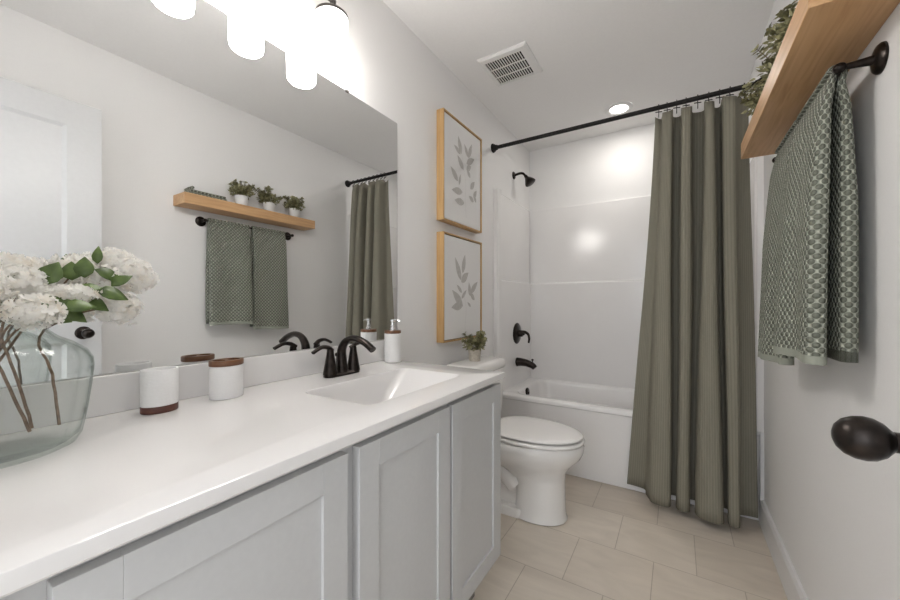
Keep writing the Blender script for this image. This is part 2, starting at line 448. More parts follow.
bot = [(.857, 2.352), (.900, 2.350), (.950, 2.335), (.960, 2.280), (.985, 2.228), (1.038, 2.212), (1.076, 2.235), (1.064, 2.355), (1.108, 2.362), (1.100, 2.250),
       (1.116, 2.212), (1.146, 2.212), (1.160, 2.250), (1.150, 2.355), (1.196, 2.362), (1.182, 2.240), (1.205, 2.183), (1.262, 2.170), (1.297, 2.205), (1.285, 2.345),
       (1.328, 2.350), (1.315, 2.215), (1.334, 2.187), (1.358, 2.200), (1.360, 2.310), (1.395, 2.335), (1.446, 2.340)]
top = [(1.000, 2.372), (1.016, 2.366), (1.030, 2.374), (1.036, 2.345), (1.042, 2.306), (1.070, 2.300), (1.084, 2.320), (1.086, 2.388), (1.122, 2.390), (1.124, 2.345),
       (1.130, 2.305), (1.160, 2.302), (1.172, 2.335), (1.172, 2.388), (1.226, 2.392), (1.226, 2.330), (1.232, 2.300), (1.256, 2.298), (1.268, 2.335), (1.266, 2.385),
       (1.296, 2.388), (1.300, 2.325), (1.314, 2.300), (1.350, 2.302), (1.366, 2.340), (1.388, 2.376), (1.412, 2.378)]
K = 5
bcur = cat_rom([(x, y, 0) for x, y in bot], K); tcur = cat_rom([(x, y, 0) for x, y in top], K)
bm = BM(); uvl = bm.loops.layers.uv.new('UVMap')
nv = 40; grid = []
CT, CB = 2.158, .042
ucum = [0]
for a, b in zip(bcur[:-1], bcur[1:]): ucum.append(ucum[-1] + (b - a).length)
rnd = random.Random(4)
for j in range(nv + 1):
    v = j / nv; w = v ** .62; row = []
    for i, (a, b) in enumerate(zip(tcur, bcur)):
        p = a.lerp(b, w); wx = v ** 1.15; p.x = a.x + (b.x - a.x) * wx
        # fold edges pinch gently part way down, the free edge bows slightly
        s = i / (len(bcur) - 1)
        p.y += .006 * sin(7 * s + 5 * v) * sin(PI * v)
        p.x += .004 * sin(11 * s + 4 * v + 1) * sin(PI * v)
        p.y = min(p.y, 2.383 if v > .75 else 2.43)
        zt = CT - .018 * abs(sin(s * PI * 8.5)) ; zb = CB + .012 * (1 - s) * (1 if s < .15 else .0)
        p.z = zt + (zb - zt) * v
        row.append(bm.verts.new(p))
    grid.append(row)
for j in range(nv):
    for i in range(len(bcur) - 1):
        f = bm.faces.new((grid[j][i], grid[j][i + 1], grid[j + 1][i + 1], grid[j + 1][i]))
        for lp, (ii, jj) in zip(f.loops, ((i, j), (i + 1, j), (i + 1, j + 1), (i, j + 1))):
            lp[uvl].uv = (ucum[ii], jj / nv * 2.1)
cur = obj('shower_curtain', bm, M['curtain'], solid=.0025, angle=80, origin=(1.2, RY, CB))
tag(cur, 'olive green ribbed shower curtain hanging in folds to the floor', 'shower curtain')

hooks = [1.018, 1.058, 1.103, 1.146, 1.198, 1.246, 1.292, 1.335, 1.392]
ordn = ['first', 'second', 'third', 'fourth', 'fifth', 'sixth', 'seventh', 'eighth', 'ninth']
h0 = None
for x, od in zip(hooks, ordn):
    lab = 'black curtain hook on the rod, %s from its left' % od if od != 'first' else 'black curtain hook on the rod, leftmost at the curtain edge'
    if od == 'ninth': lab = 'black curtain hook on the rod, last one nearest the right wall'
    if h0 is None:
        h0 = thing('curtain_hook', lab, 'curtain hook', (x, RY, RZ), 'hooks carrying the shower curtain')
        bm = BM(); tube(bm, [(x, RY + .0165 * cos(a), RZ + .0165 * sin(a)) for a in [(-.28 + 1.56 * i / 20) * PI for i in range(21)]], .0022, 8)
        for k in range(7):
            a = (-.15 + 1.3 * k / 6) * PI
        obj('ring', bm, M['black'], h0)
        bm = BM(); tube(bm, [(x - .016, RY - .004, RZ - .024), (x + .016, RY + .004, RZ - .024)], .0028, 8)
        tube(bm, cat_rom([(x, RY, RZ - .018), (x, RY - .004, RZ - .030), (x, RY - .012, RZ - .042), (x, RY - .006, RZ - .056), (x, RY + .004, RZ - .050)], 4), .0022, 8)
        obj('double_hook', bm, M['black'], h0)
    else:
        c = h0.copy(); COL.objects.link(c); c.location.x = x; c['label'] = lab
        for ch in h0.children:
            q = ch.copy(); COL.objects.link(q); q.parent = c

# ------------------------------------------------------------------ vanity cabinet
VY0, VY1 = -.145, 1.222
van = thing('vanity_cabinet', 'pale grey shaker vanity cabinet under the white countertop', 'cabinet', (0, (VY0 + VY1) / 2, 0))
CBZ, CTZ = .155, .8305
obj('carcass', boxes((.002, .515, VY0, VY0 + .016, CBZ, CTZ), (.002, .515, VY1 - .016, VY1, CBZ, CTZ), (.002, .515, VY0 + .016, VY1 - .016, CBZ, CBZ + .016), (.002, .012, VY0 + .016, VY1 - .016, CBZ + .016, CTZ)), M['cabinet'], van, smooth=False)
ff = BM()
FX0, FX1 = .515, .535
doors = [(-.13, .064), (.104, .504), (.535, .884), (.899, 1.236)]
DZ0, DZ1_ = .186, .812
edges = [(VY0, -.10), (.045, .12), (.475, .55), (.86, .91), (1.20, VY1)]
for a, b in edges: box(ff, FX0, FX1, a, b, CBZ, CTZ)
for (a, b), (c, d_) in zip(edges[:-1], edges[1:]):
    box(ff, FX0, FX1, b, c, CBZ, CBZ + .05); box(ff, FX0, FX1, b, c, .79, CTZ)
obj('face_frame', ff, M['cabinet'], van, smooth=False)
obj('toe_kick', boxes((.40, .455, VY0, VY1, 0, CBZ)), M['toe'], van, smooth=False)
for a, b in doors:
    bm = BM(); r = .058; x0, x1 = .5355, .556
    b2 = min(b, VY1 + .016)
    box(bm, x0, x1, a, a + r, DZ0, DZ1_); box(bm, x0, x1, b2 - r, b2, DZ0, DZ1_)
    box(bm, x0, x1, a + r, b2 - r, DZ0, DZ0 + r); box(bm, x0, x1, a + r, b2 - r, DZ1_ - r, DZ1_)
    dr = obj('cabinet_door', bm, M['cabinet'], van, bevel=.0008)
    obj('panel', boxes((x0 + .002, x1 - .0065, a + r - .004, b2 - r + .004, DZ0 + r - .004, DZ1_ - r + .004)), M['cabinet'], dr, smooth=False)

# ------------------------------------------------------------------ countertop with integral basin
CZ = .8556
ct = thing('countertop', 'glossy white cultured marble countertop with built in sink', 'countertop', (0, .55, CTZ))
bm = BM(); n = 6
CX1, CY0, CY1 = .572, -.146, 1.237
def S_(x0, x1, y0, y1, r, z): return rrect(x0, x1, y0, y1, r, z, n)
e = .004
loft(bm, [S_(.203, .472, .650, 1.110, .03, CTZ + .0005), rect_like(.0015, CX1 - .003, CY0, CY1 - .003, CTZ + .0005, n), rect_like(.0015, CX1, CY0, CY1, CTZ + .004, n), rect_like(.0015, CX1, CY0, CY1, CZ - e, n),
          rect_like(.0015, CX1 - .0012, CY0, CY1 - .0012, CZ - .0012, n), rect_like(.0015, CX1 - e, CY0, CY1 - e, CZ, n),
          S_(.205, .470, .652, 1.108, .03, CZ)], False, False)
obj('slab', bm, M['counter'], ct, angle=30)
bm = BM()
loft(bm, [S_(.205, .470, .652, 1.108, .03, CZ), S_(.2065, .468, .654, 1.106, .03, CZ - .001), S_(.209, .464, .658, 1.099, .03, CZ - .005), S_(.213, .457, .666, 1.062, .032, CZ - .032), S_(.220, .446, .682, 1.004, .035, CZ - .078),
          S_(.232, .430, .715, .945, .04, CZ - .124), S_(.250, .410, .75, .915, .04, CZ - .134)], False, True)
# outer underside shell so that the bowl has thickness
basin = obj('sink_basin', bm, M['counter'], ct, angle=60)
bm = BM(); lathe(bm, (.335, .84, CZ - .134), [(.022, .0005), (.022, .003), (.017, .004), (.015, .002)], 24, 2); obj('drain', bm, M['bronze'], basin)
bm = boxes((.0015, .019, CY0, CY1 - .001, CZ, .944))
obj('backsplash', bm, M['counter'], ct, bevel=.0025)

# ------------------------------------------------------------------ mirror
mr = thing('wall_mirror', 'large frameless mirror above the vanity', 'mirror', (0, .58, .945))
obj('mirror_glass', boxes((.0005, .006, -.14, 1.308, .9455, 1.936)), M['mirror'], mr, smooth=False)
for y in (.20, 1.005):
    obj('clip', boxes((.0002, .009, y - .008, y + .008, 1.931, 1.941)), M['nickel'], mr, bevel=.002)

# ------------------------------------------------------------------ faucet
FXc, FY = .107, .890
t = thing('faucet', 'dark bronze two handle faucet behind the sink', 'faucet', (FXc, FY, CZ))
def oval(y, z, rx, ry, n=20): return [(FXc + rx * cos(2 * PI * i / n), y + ry * sin(2 * PI * i / n), z) for i in range(n)]
bm = BM(); loft(bm, [rrect(FXc - .022, FXc + .022, FY - .074, FY + .074, .021, CZ + .0005), rrect(FXc - .022, FXc + .022, FY - .074, FY + .074, .021, CZ + .006), rrect(FXc - .017, FXc + .017, FY - .069, FY + .069, .016, CZ + .012)])
obj('base_plate', bm, M['bronze'], t)
bm = BM()
path = cat_rom([(FXc, FY, CZ + .010), (FXc - .002, FY, CZ + .05), (FXc - .001, FY, CZ + .090), (FXc + .022, FY, CZ + .120), (FXc + .062, FY, CZ + .130), (FXc + .108, FY, CZ + .118), (FXc + .146, FY, CZ + .096)], 5)
kk = len(path)
tube(bm, path, [(.0205 - .0095 * min(1, i / 16), .0195 - .006 * min(1, i / 16)) for i in range(kk)], 18)
obj('spout', bm, M['bronze'], t)
for s in (-1, 1):
    y = FY + s * .052
    bm = BM(); lathe(bm, (FXc, y, CZ), [(.0245, .009), (.0235, .014), (.018, .045), (.0125, .078), (.011, .092), (.009, .097)], 22, 2)
    hd = obj('handle', bm, M['bronze'], t)
    bm = BM(); pth = cat_rom([(FXc - .004, y - s * .008, CZ + .089), (FXc, y + s * .012, CZ + .1015), (FXc + .002, y + s * .040, CZ + .1035), (FXc + .004, y + s * .072, CZ + .090)], 5)
    tube(bm, pth, [(.0085 - .003 * i / 15, .011 - .0025 * i / 15) for i in range(len(pth))], 12)
    obj('lever', bm, M['bronze'], hd)
bm = BM(); lathe(bm, (FXc - .027, FY, CZ), [(.003, .006), (.003, .060), (.0065, .064), (.0065, .072), (.003, .075)], 12, 2)
obj('lift_rod', bm, M['bronze'], t)

# ------------------------------------------------------------------ counter accessories
def oval_rings(c, prof, a, b, n=40): return [[(c[0] + (a + d) * cos(2 * PI * i / n), c[1] + (b + d) * sin(2 * PI * i / n), CZ + z) for i in range(n)] for d, z in prof]
c = (.083, .366)
t = thing('tumbler', 'white textured tumbler with a dark wood base', 'tumbler', (c[0], c[1], CZ))
bm = BM(); loft(bm, oval_rings(c, [(-.0005, .0165), (0, .018), (0, .097), (-.001, .0985), (-.003, .0985), (-.004, .097), (-.0045, .03)], .030, .036))
obj('cup', bm, M['ceramic'], t, angle=60)
bm = BM(); loft(bm, oval_rings(c, [(-.001, .0005), (0, .002), (0, .0155), (-.001, .0165)], .030, .036)); obj('wooden_base', bm, M['acacia_dark'], t, angle=50)
c = (.084, .514)
t = thing('toothbrush_holder', 'white textured toothbrush holder with a brown wood lid', 'toothbrush holder', (c[0], c[1], CZ))
bm = BM(); loft(bm, oval_rings(c, [(-.002, .0005), (0, .003), (0, .085), (-.001, .0855)], .032, .041)); obj('cup', bm, M['ceramic'], t, angle=50)
bm = BM()
n = 40
outer = oval_rings(c, [(0, .086), (.001, .0875), (.001, .0985), (0, .100)], .032, .041)
vr = loft(bm, outer, True, False)
# lid top with two round holes
topv = vr[-1]
hv = []
for s in (-1, 1):
    ring = [bm.verts.new((c[0] + .0165 * cos(2 * PI * i / 20), c[1] + s * .0185 + .0145 * sin(2 * PI * i / 20), CZ + .100)) for i in range(20)]
    low = [bm.verts.new((v.co.x, v.co.y, CZ + .0885)) for v in ring]
    for i in range(20):
        bm.faces.new((ring[i], ring[(i + 1) % 20], low[(i + 1) % 20], low[i]))
    bm.faces.new(low); hv.append(ring)
es = []
def edge(a, b):
    e_ = bm.edges.get((a, b)); es.append(e_ if e_ else bm.edges.new((a, b)))
for r_ in [topv] + hv:
    for i in range(len(r_)): edge(r_[i], r_[(i + 1) % len(r_)])
bmesh.ops.triangle_fill(bm, use_beauty=True, edges=es)
obj('wooden_lid', bm, M['acacia'], t, angle=40)
c = (.076, 1.194)
t = thing('soap_dispenser', 'white ribbed soap dispenser with a brown lid and clear pump', 'soap dispenser', (c[0], c[1], CZ))
bm = BM(); lathe(bm, (c[0], c[1], CZ), [(.032, .0005), (.0345, .003)] + [(.0345 + .0007 * (k % 2), .005 + .0039 * k) for k in range(30)] + [(.034, .122)], 32); obj('bottle', bm, M['ceramic'], t, angle=60)
bm = BM(); lathe(bm, (c[0], c[1], CZ), [(.034, .122), (.0352, .1235), (.0352, .1325), (.034, .134)], 32); obj('wooden_lid', bm, M['acacia'], t)
bm = BM(); lathe(bm, (c[0], c[1], CZ), [(.0115, .134), (.0115, .142), (.0085, .145), (.0085, .155), (.0065, .157), (.0055, .170), (.0095, .172), (.0095, .180), (.004, .182)], 20)
pm = obj('pump', bm, M['chrome'], t)
bm = BM(); tube(bm, [(c[0], c[1], CZ + .177), (c[0] + .022, c[1] + .004, CZ + .177), (c[0] + .036, c[1] + .006, CZ + .173)], [.0045, .004, .0032], 10); obj('nozzle', bm, M['chrome'], pm)

# ------------------------------------------------------------------ vase and flower stems
VX, VY = .150, .112
NR = 96
def flute(r, z, k=1.0):
    pts = []
    for i in range(NR):
        a = 2 * PI * i / NR
        f = 1 + k * (.030 * (abs(cos(6 * a)) ** .5 - .72))
        pts.append((VX + r * f * cos(a), VY + r * f * sin(a), CZ + z))
    return pts
bm = BM()
prof = [(.030, .001, 0), (.088, .0008, .2), (.099, .006, .7), (.107, .020, 1), (.114, .06, 1), (.119, .10, 1), (.1225, .135, 1), (.121, .150, 1), (.113, .166, 1), (.096, .180, 1), (.076, .192, .8), (.0645, .203, .4), (.0620, .212, .1), (.0650, .221, 0), (.0655, .2245, 0),
        (.0630, .2250, 0), (.0598, .212, .1), (.0622, .202, .4), (.0735, .190, .8), (.0935, .178, 1), (.1110, .164, 1), (.1190, .149, 1), (.1205, .135, 1), (.1170, .10, 1), (.1120, .06, 1), (.104, .022, 1), (.090, .009, .6), (.03, .008, 0)]
loft(bm, [flute(r, z, k) for r, z, k in prof])
vase = obj('flower_vase', bm, M['glass'], angle=80, origin=(VX, VY, CZ))
tag(vase, 'fluted clear glass vase standing on the countertop', 'vase')

rnd = random.Random(11)
def leaf(bm, base, d, nrm, ln, wd, curl=.15, seg=5):
    d = Vector(d).normalized(); nrm = Vector(nrm); nrm = (nrm - d * nrm.dot(d)).normalized(); s = d.cross(nrm)
    base = Vector(base); prev = None
    for i in range(seg + 1):
        t_ = i / seg; w = wd * (sin(PI * min(.98, t_ ** .75 * .98 + .01))) * .5 if i not in (0, seg) else .0006
        p = base + d * ln * t_ - nrm * curl * ln * t_ * t_
        row = [bm.verts.new(p - s * w + nrm * w * .35), bm.verts.new(p), bm.verts.new(p + s * w + nrm * w * .35)]
        if prev:
            for k in range(2): bm.faces.new((prev[k], prev[k + 1], row[k + 1], row[k]))
        prev = row
def floret(bm, c, nrm, r):
    nrm = Vector(nrm).normalized(); a = nrm.orthogonal().normalized(); b = nrm.cross(a)
    c = Vector(c); ph = rnd.random() * PI
    cv = bm.verts.new(c - nrm * r * .15)
    for k in range(5):
        an = ph + k * 2 * PI / 5
        u = a * cos(an) + b * sin(an); v = nrm.cross(u)
        p = [c + u * r * .35 - v * r * .26, c + u * r * .85 - v * r * .40 + nrm * r * .22, c + u * r * 1.05 + nrm * r * .10, c + u * r * .85 + v * r * .40 + nrm * r * .22, c + u * r * .35 + v * r * .26]
        vs = [bm.verts.new(q) for q in p]
        bm.faces.new([cv] + vs)
def flower_head(bm, c, rad, count, size=.0085):
    for i in range(count):
        z = 1 - 2 * (i + .5) / count; a = i * 2.39996
        d = Vector((sqrt_(1 - z * z) * cos(a), sqrt_(1 - z * z) * sin(a), z))
        k = rnd.uniform(.72, 1.06)
        p = Vector(c) + Vector((d.x * rad[0], d.y * rad[1], d.z * rad[2])) * k
        dd = d + Vector((rnd.uniform(-.4, .4), rnd.uniform(-.4, .4), rnd.uniform(-.4, .4)))
        floret(bm, p + Vector((rnd.gauss(0, .004), rnd.gauss(0, .004), rnd.gauss(0, .004))), dd, size * rnd.uniform(.8, 1.3))
def sqrt_(x): return math.sqrt(max(0, x))
# head centre, radii, florets, foot of the stem in the vase, leaves (base offset dir, length, width)
stems = [
    ('white flower stem reaching furthest right over the counter', [((.100, .312, 1.165), (.034, .036, .034), 130), ((.125, .278, 1.098), (.034, .038, .030), 140), ((.075, .288, 1.198), (.028, .034, .024), 90), ((.110, .262, 1.150), (.026, .030, .028), 80)], (.150, .190, .885),
     [((.14, .240, 1.172), (.0, .75, -.35), .052, .026), ((.14, .226, 1.155), (-.1, .0, 1), .042, .030), ((.12, .249, 1.185), (0, .02, 1), .036, .017), ((.17, .235, 1.130), (.1, .7, -.2), .05, .03), ((.165, .215, 1.115), (.2, .9, -.5), .045, .028), ((.15, .262, 1.14), (.1, .6, .5), .04, .024)]),
    ('white flower stem low in the middle over the vase rim', [((.165, .196, 1.121), (.026, .042, .014), 110)], (.115, .065, .90),
     [((.16, .183, 1.100), (.2, .9, -.6), .050, .030), ((.15, .21, 1.13), (.2, .8, .0), .050, .03)]),
    ('white flower stem at the back beside the mirror', [((.075, .232, 1.178), (.026, .034, .024), 90)], (.170, .07, .90),
     [((.125, .212, 1.150), (.0, -.05, 1), .036, .032), ((.10, .205, 1.155), (.2, -.6, .3), .045, .03)]),
    ('white flower stem rising at the left of the vase', [((.150, .146, 1.142), (.036, .038, .026), 130), ((.12, .150, 1.172), (.026, .028, .016), 60)], (.135, .160, .885),
     [((.170, .170, 1.138), (.0, .30, 1), .045, .036)]),
    ('white flower stem hanging over the front rim of the vase', [((.205, .150, 1.092), (.026, .036, .020), 110)], (.095, .10, .89),
     [((.19, .155, 1.100), (.1, .9, .3), .045, .028), ((.185, .16, 1.085), (.3, .8, -.2), .04, .026), ((.20, .185, 1.098), (.1, .8, .1), .042, .028)]),
    ('white flower stem at the left edge behind the others', [((.100, .085, 1.180), (.040, .046, .032), 130), ((.19, .095, 1.13), (.034, .034, .03), 100)], (.18, .15, .89), [((.15, .11, 1.12), (.2, .6, .7), .05, .03)]),
]
for lab, heads, foot, lvs in stems:
    t = thing('cut_flower', lab, 'flower', foot, 'cut flowers in the glass vase')
    neck = (VX + (heads[0][0][0] - VX) * .35, VY + (heads[0][0][1] - VY) * .32, CZ + .205)
    bm = BM(); pth = cat_rom([foot, ((foot[0] + neck[0]) / 2, (foot[1] + neck[1]) / 2, (foot[2] + neck[2]) / 2 + .004), neck, heads[0][0]], 6)
    tube(bm, [p + Vector((rnd.uniform(-.0008, .0008), rnd.uniform(-.0008, .0008), 0)) for p in pth], [.0024 - .0008 * i / len(pth) for i in range(len(pth))], 8)
    for hc, hr, hn in heads[1:]:
        tube(bm, cat_rom([neck, ((neck[0] + hc[0]) / 2, (neck[1] + hc[1]) / 2, (neck[2] + hc[2]) / 2 + .01), hc], 4), .0018, 6)
    obj('stem', bm, M['twig'], t)
    bm = BM()
    for hc, hr, hn in heads: flower_head(bm, hc, hr, hn)
    obj('flower_head', bm, M['petal'], t, angle=180)
    for b_, d_, ln, wd_ in lvs:
        bm = BM(); leaf(bm, b_, d_, (.75, -.35, .55), ln, wd_); obj('leaf', bm, M['leaf_big'], t, angle=180, solid=.0006)
        bpy.data.objects[-1] if 0 else None

# ------------------------------------------------------------------ vanity light
LX = .088
GY = [.452, .656, .860]
vl = thing('vanity_light', 'three globe vanity light glowing above the mirror', 'wall light', (0, GY[1], 2.2))
obj('backplate', boxes((.0005, .022, GY[1] - .11, GY[1] + .11, 2.145, 2.255)), M['nickel'], vl, bevel=.004)
bm = BM(); tube(bm, [(.045, GY[0] - .05, 2.20), (.045, GY[2] + .05, 2.20)], .009, 14); tube(bm, [(.02, GY[1], 2.20), (.045, GY[1], 2.20)], .012, 14); obj('crossbar', bm, M['nickel'], vl)
for y in GY:
    bm = BM(); tube(bm, cat_rom([(.045, y, 2.20), (.075, y, 2.205), (LX, y, 2.185), (LX, y, 2.130)], 5), .007, 12); ar = obj('arm', bm, M['nickel'], vl)
    bm = BM(); lathe(bm, (LX, y, 2.098), [(.0550, -.006), (.0555, .004), (.050, .009), (.022, .016), (.016, .030)], 30, 2); obj('shade_cap', bm, M['nickel'], vl)
    bm = BM(); lathe(bm, (LX, y, 1.921), [(.034, 0), (.044, .003), (.0490, .009), (.0505, .020), (.0535, .174)], 32, 2); obj('glass_shade', bm, M['globe'], vl)

# ------------------------------------------------------------------ ceiling vent and recessed light
t = thing('ceiling_vent', 'white square exhaust fan grille in the ceiling', 'vent', (.31, 1.925, H))
x0, x1, y0, y1 = .172, .450, 1.782, 2.064
gx0, gx1, gy0, gy1 = .197, .410, 1.824, 2.046
bm = BM()
def sq(a, b, c_, d_, z): return [(a, c_, z), (b, c_, z), (b, d_, z), (a, d_, z)]
loft(bm, [sq(x0, x1, y0, y1, H - .0005), sq(x0, x1, y0, y1, H - .006), sq(x0 + .012, x1 - .012, y0 + .012, y1 - .012, H - .013), sq(gx0, gx1, gy0, gy1, H - .013), sq(gx0, gx1, gy0, gy1, H - .0015)], False, False)
obj('cover', bm, M['white_plastic'], t, smooth=False)
obj('painted_opening_shade', boxes((gx0, gx1, gy0, gy1, H - .002, H - .0008)), M['vent_shade'], t, smooth=False)  # flat black sheet under the solid ceiling, painted as the shade of a recess
ns = 15
for k in range(ns + 1):
    xx = gx0 + (gx1 - gx0) * k / ns
    obj('slat', boxes((xx - .0027, xx + .0027, gy0, gy1, H - .0128, H - .0108)), M['white_plastic'], t, smooth=False)
for f in (1 / 3, 2 / 3):
    yy = gy0 + (gy1 - gy0) * f
    obj('cross_slat', boxes((gx0, gx1, yy - .004, yy + .004, H - .0129, H - .0108)), M['white_plastic'], t, smooth=False)

LCX, LCY = .765, 2.745
t = thing('recessed_light', 'round lit recessed ceiling light above the tub', 'ceiling light', (LCX, LCY, H))
bm = BM(); lathe(bm, (LCX, LCY, H), [(.090, -.0005), (.088, -.005), (.066, -.009), (.056, -.004)], 40, 2, cap0=False, cap1=False); obj('trim_ring', bm, M['white_plastic'], t)
bm = BM(); lathe(bm, (LCX, LCY, H), [(.057, -.0006), (.057, -.004), (.03, -.0045)], 40, 2); obj('lens', bm, M['lens'], t)
ld = bpy.data.lights.new('downlight', 'AREA'); ld.shape = 'DISK'; ld.size = .11; ld.energy = CAN_POWER; ld.color = (1.0, .955, .90)
lo = bpy.data.objects.new('downlight', ld); lo.location = (0, 0, -.012); lo.parent = t; COL.objects.link(lo)

# ------------------------------------------------------------------ framed prints
def leaf_shape(bm, x, b, tip, wd, k=8):
    b = Vector(b); tip = Vector(tip); d = tip - b; n_ = Vector((-d.y, d.x)).normalized()
    l_, r_ = [], []
    for i in range(k + 1):
        t_ = i / k; w = wd * sin(PI * t_ ** .8) * .5
        p = b + d * t_; l_.append(p + n_ * w * .8); r_.append(p - n_ * w * .8)
    for i in range(k):
        q = [l_[i], l_[i + 1], r_[i + 1], r_[i]]
        if i == 0: q = [l_[0], l_[1], r_[1]]
        if i == k - 1: q = [l_[i], l_[k], r_[i]]
        bm.faces.new([bm.verts.new((x, p.x, p.y)) for p in q])
def framed(label, y0, y1, z0, z1, leaves, stem):
    t = thing('framed_print', label, 'picture', (0, (y0 + y1) / 2, z0), 'botanical prints on the wall')
    D, fw = .046, .008
    bm = BM()
    box(bm, .0005, D, y0, y0 + fw, z0, z1); box(bm, .0005, D, y1 - fw, y1, z0, z1)
    box(bm, .0005, D, y0 + fw, y1 - fw, z0, z0 + fw); box(bm, .0005, D, y0 + fw, y1 - fw, z1 - fw, z1)
    obj('frame', bm, M['oak_frame'], t, bevel=.001)
    g = .005
    obj('backing', boxes((.001, .026, y0 + fw, y1 - fw, z0 + fw, z1 - fw)), M['dark_gap'], t, smooth=False)
    a, b, c_, d_ = y0 + fw + g, y1 - fw - g, z0 + fw + g, z1 - fw - g
    cv = obj('canvas', boxes((.026, .040, a, b, c_, d_)), M['canvas'], t, smooth=False)
    P = lambda s, v: (a + (b - a) * s, c_ + (d_ - c_) * v)
    bm = BM(); pts = cat_rom([(0, *P(*q)) for q in stem], 6)
    for p, q in zip(pts[:-1], pts[1:]):
        p2, q2 = p, q
        bm.faces.new([bm.verts.new((.0405, *r)) for r in ((p2.y - .0011, p2.z), (p2.y + .0011, p2.z), (q2.y + .0011, q2.z), (q2.y - .0011, q2.z))])
    obj('printed_stem', bm, M['stem_ink'], cv, smooth=False)
    for li, (s0, v0, s1, v1, wd) in enumerate(leaves):
        bm = BM()
        leaf_shape(bm, .0407 + li * .00006, P(s1, v1), P(s0, v0), wd); obj('printed_leaf', bm, M['leaf_ink'], cv, smooth=False)
def cv_up(p):
    s = (p[0] - 65) / 170; top_ = 35 + 130 * s; bt = 525 + 55 * s
    return (s * (1.0 + .12 * (1 - s)) if 0 else s, 1 - (p[1] - top_) / (bt - top_))
def cv_lo(p):
    s = (p[0] - 55) / 167; top_ = 18 + 47 * s; bt = 488 - 33 * s
    return (s, 1 - (p[1] - top_) / (bt - top_))
up = [((125, 140), (139, 225), .050), ((106, 183), (136, 226), .036), ((152, 176), (173, 242), .042), ((190, 178), (173, 242), .044), ((202, 248), (163, 268), .050), ((121, 230), (149, 298), .052), ((186, 282), (163, 296), .045), ((164, 292), (182, 335), .036),
      ((91, 284), (124, 352), .052), ((135, 318), (128, 370), .026), ((96, 392), (144, 402), .052), ((108, 440), (152, 452), .052), ((204, 354), (182, 386), .045), ((174, 418), (199, 446), .038), ((214, 394), (198, 428), .040), ((197, 408), (211, 450), .034)]
framed('upper framed print of grey leaves on white, above the other print', 1.640, 2.092, 1.553, 2.150, [(*cv_up(a), *cv_up(b), w) for a, b, w in up],
       [cv_up(p) for p in ((162, 520), (158, 430), (160, 360), (150, 290), (140, 215))])
lw = [((100, 118), (127, 222), .056), ((145, 106), (133, 190), .052), ((161, 186), (127, 229), .060), ((107, 240), (131, 276), .030), ((152, 262), (128, 302), .030), ((163, 228), (169, 290), .046), ((207, 226), (171, 276), .050), ((166, 270), (191, 306), .040),
      ((87, 264), (134, 336), .066), ((84, 342), (134, 330), .060), ((155, 316), (172, 336), .022)]
framed('lower framed print of grey leaves on white, above the toilet tank', 1.640, 2.092, .892, 1.490, [(*cv_lo(a), *cv_lo(b), w) for a, b, w in lw],
       [cv_lo(p) for p in ((148, 480), (145, 420), (150, 350), (140, 280), (131, 215))])

# ------------------------------------------------------------------ toilet
TYc = 1.885
toi = thing('toilet', 'white two piece toilet with its lid closed', 'toilet', (.35, TYc, 0))
def egg(xb, xf, hw, z, n=44, pw=.5, cxf=.42):
    cx_ = xb + (xf - xb) * cxf; out = []
    for i in range(n):
        a = 2 * PI * i / n; ca, sa = cos(a), sin(a)
        x = cx_ + ((xf - cx_) * ca if ca > 0 else (cx_ - xb) * (-(abs(ca) ** .75)))
        out.append((x, TYc + hw * (abs(sa) ** .92) * (1 if sa > 0 else -1), z))
    return out
bm = BM()
loft(bm, [egg(.360, .626, .112, .001), egg(.355, .631, .117, .006), egg(.360, .626, .112, .022), egg(.366, .622, .108, .06), egg(.37, .620, .106, .14), egg(.36, .620, .108, .20), egg(.27, .626, .122, .245),
          egg(.15, .654, .158, .285), egg(.09, .694, .182, .325), egg(.075, .711, .190, .36), egg(.075, .713, .191, .388), egg(.078, .708, .187, .397), egg(.09, .69, .175, .398)])
loft(bm, [rrect(.12, .45, TYc - .068, TYc + .068, .03, z) for z in (.002, .15, .32)])
# rear shelf under the tank and the trapway bulge on each flank
loft(bm, [rrect(.022, .27, TYc - .11, TYc + .11, .03, z) for z in (.30, .36, .398)])
for s in (-1, 1):
    tube(bm, cat_rom([(.19, TYc + s * .055, .04), (.17, TYc + s * .062, .11), (.19, TYc + s * .068, .19), (.26, TYc + s * .07, .235), (.33, TYc + s * .068, .20), (.38, TYc + s * .062, .15)], 5), [.040, .041, .042, .043, .044, .045, .046, .047, .048, .049, .05, .05, .05, .05, .05, .05, .05, .05, .05, .05, .05, .05, .05, .05, .05, .05], 14)
loft(bm, [rrect(.13, .45, TYc - .112 + i, TYc + .112 - i, .05, z) for i, z in ((0, .001), (0, .040), (.006, .048))])
obj('bowl', bm, M['porcelain'], toi, angle=50)
bm = BM(); loft(bm, [egg(.255, .702, .178, .4005), egg(.252, .712, .187, .405), egg(.250, .716, .190, .412), egg(.252, .713, .188, .418), egg(.258, .704, .180, .4205), egg(.28, .67, .15, .421)]); obj('seat', bm, M['seat'], toi, angle=60)
bm = BM(); loft(bm, [egg(.26, .670, .15, .4265), egg(.240, .694, .172, .427), egg(.232, .706, .183, .430), egg(.231, .708, .185, .434), egg(.234, .704, .182, .440), egg(.25, .68, .160, .4445), egg(.30, .60, .10, .447), egg(.38, .50, .04, .448)]); obj('lid', bm, M['seat'], toi, angle=60)
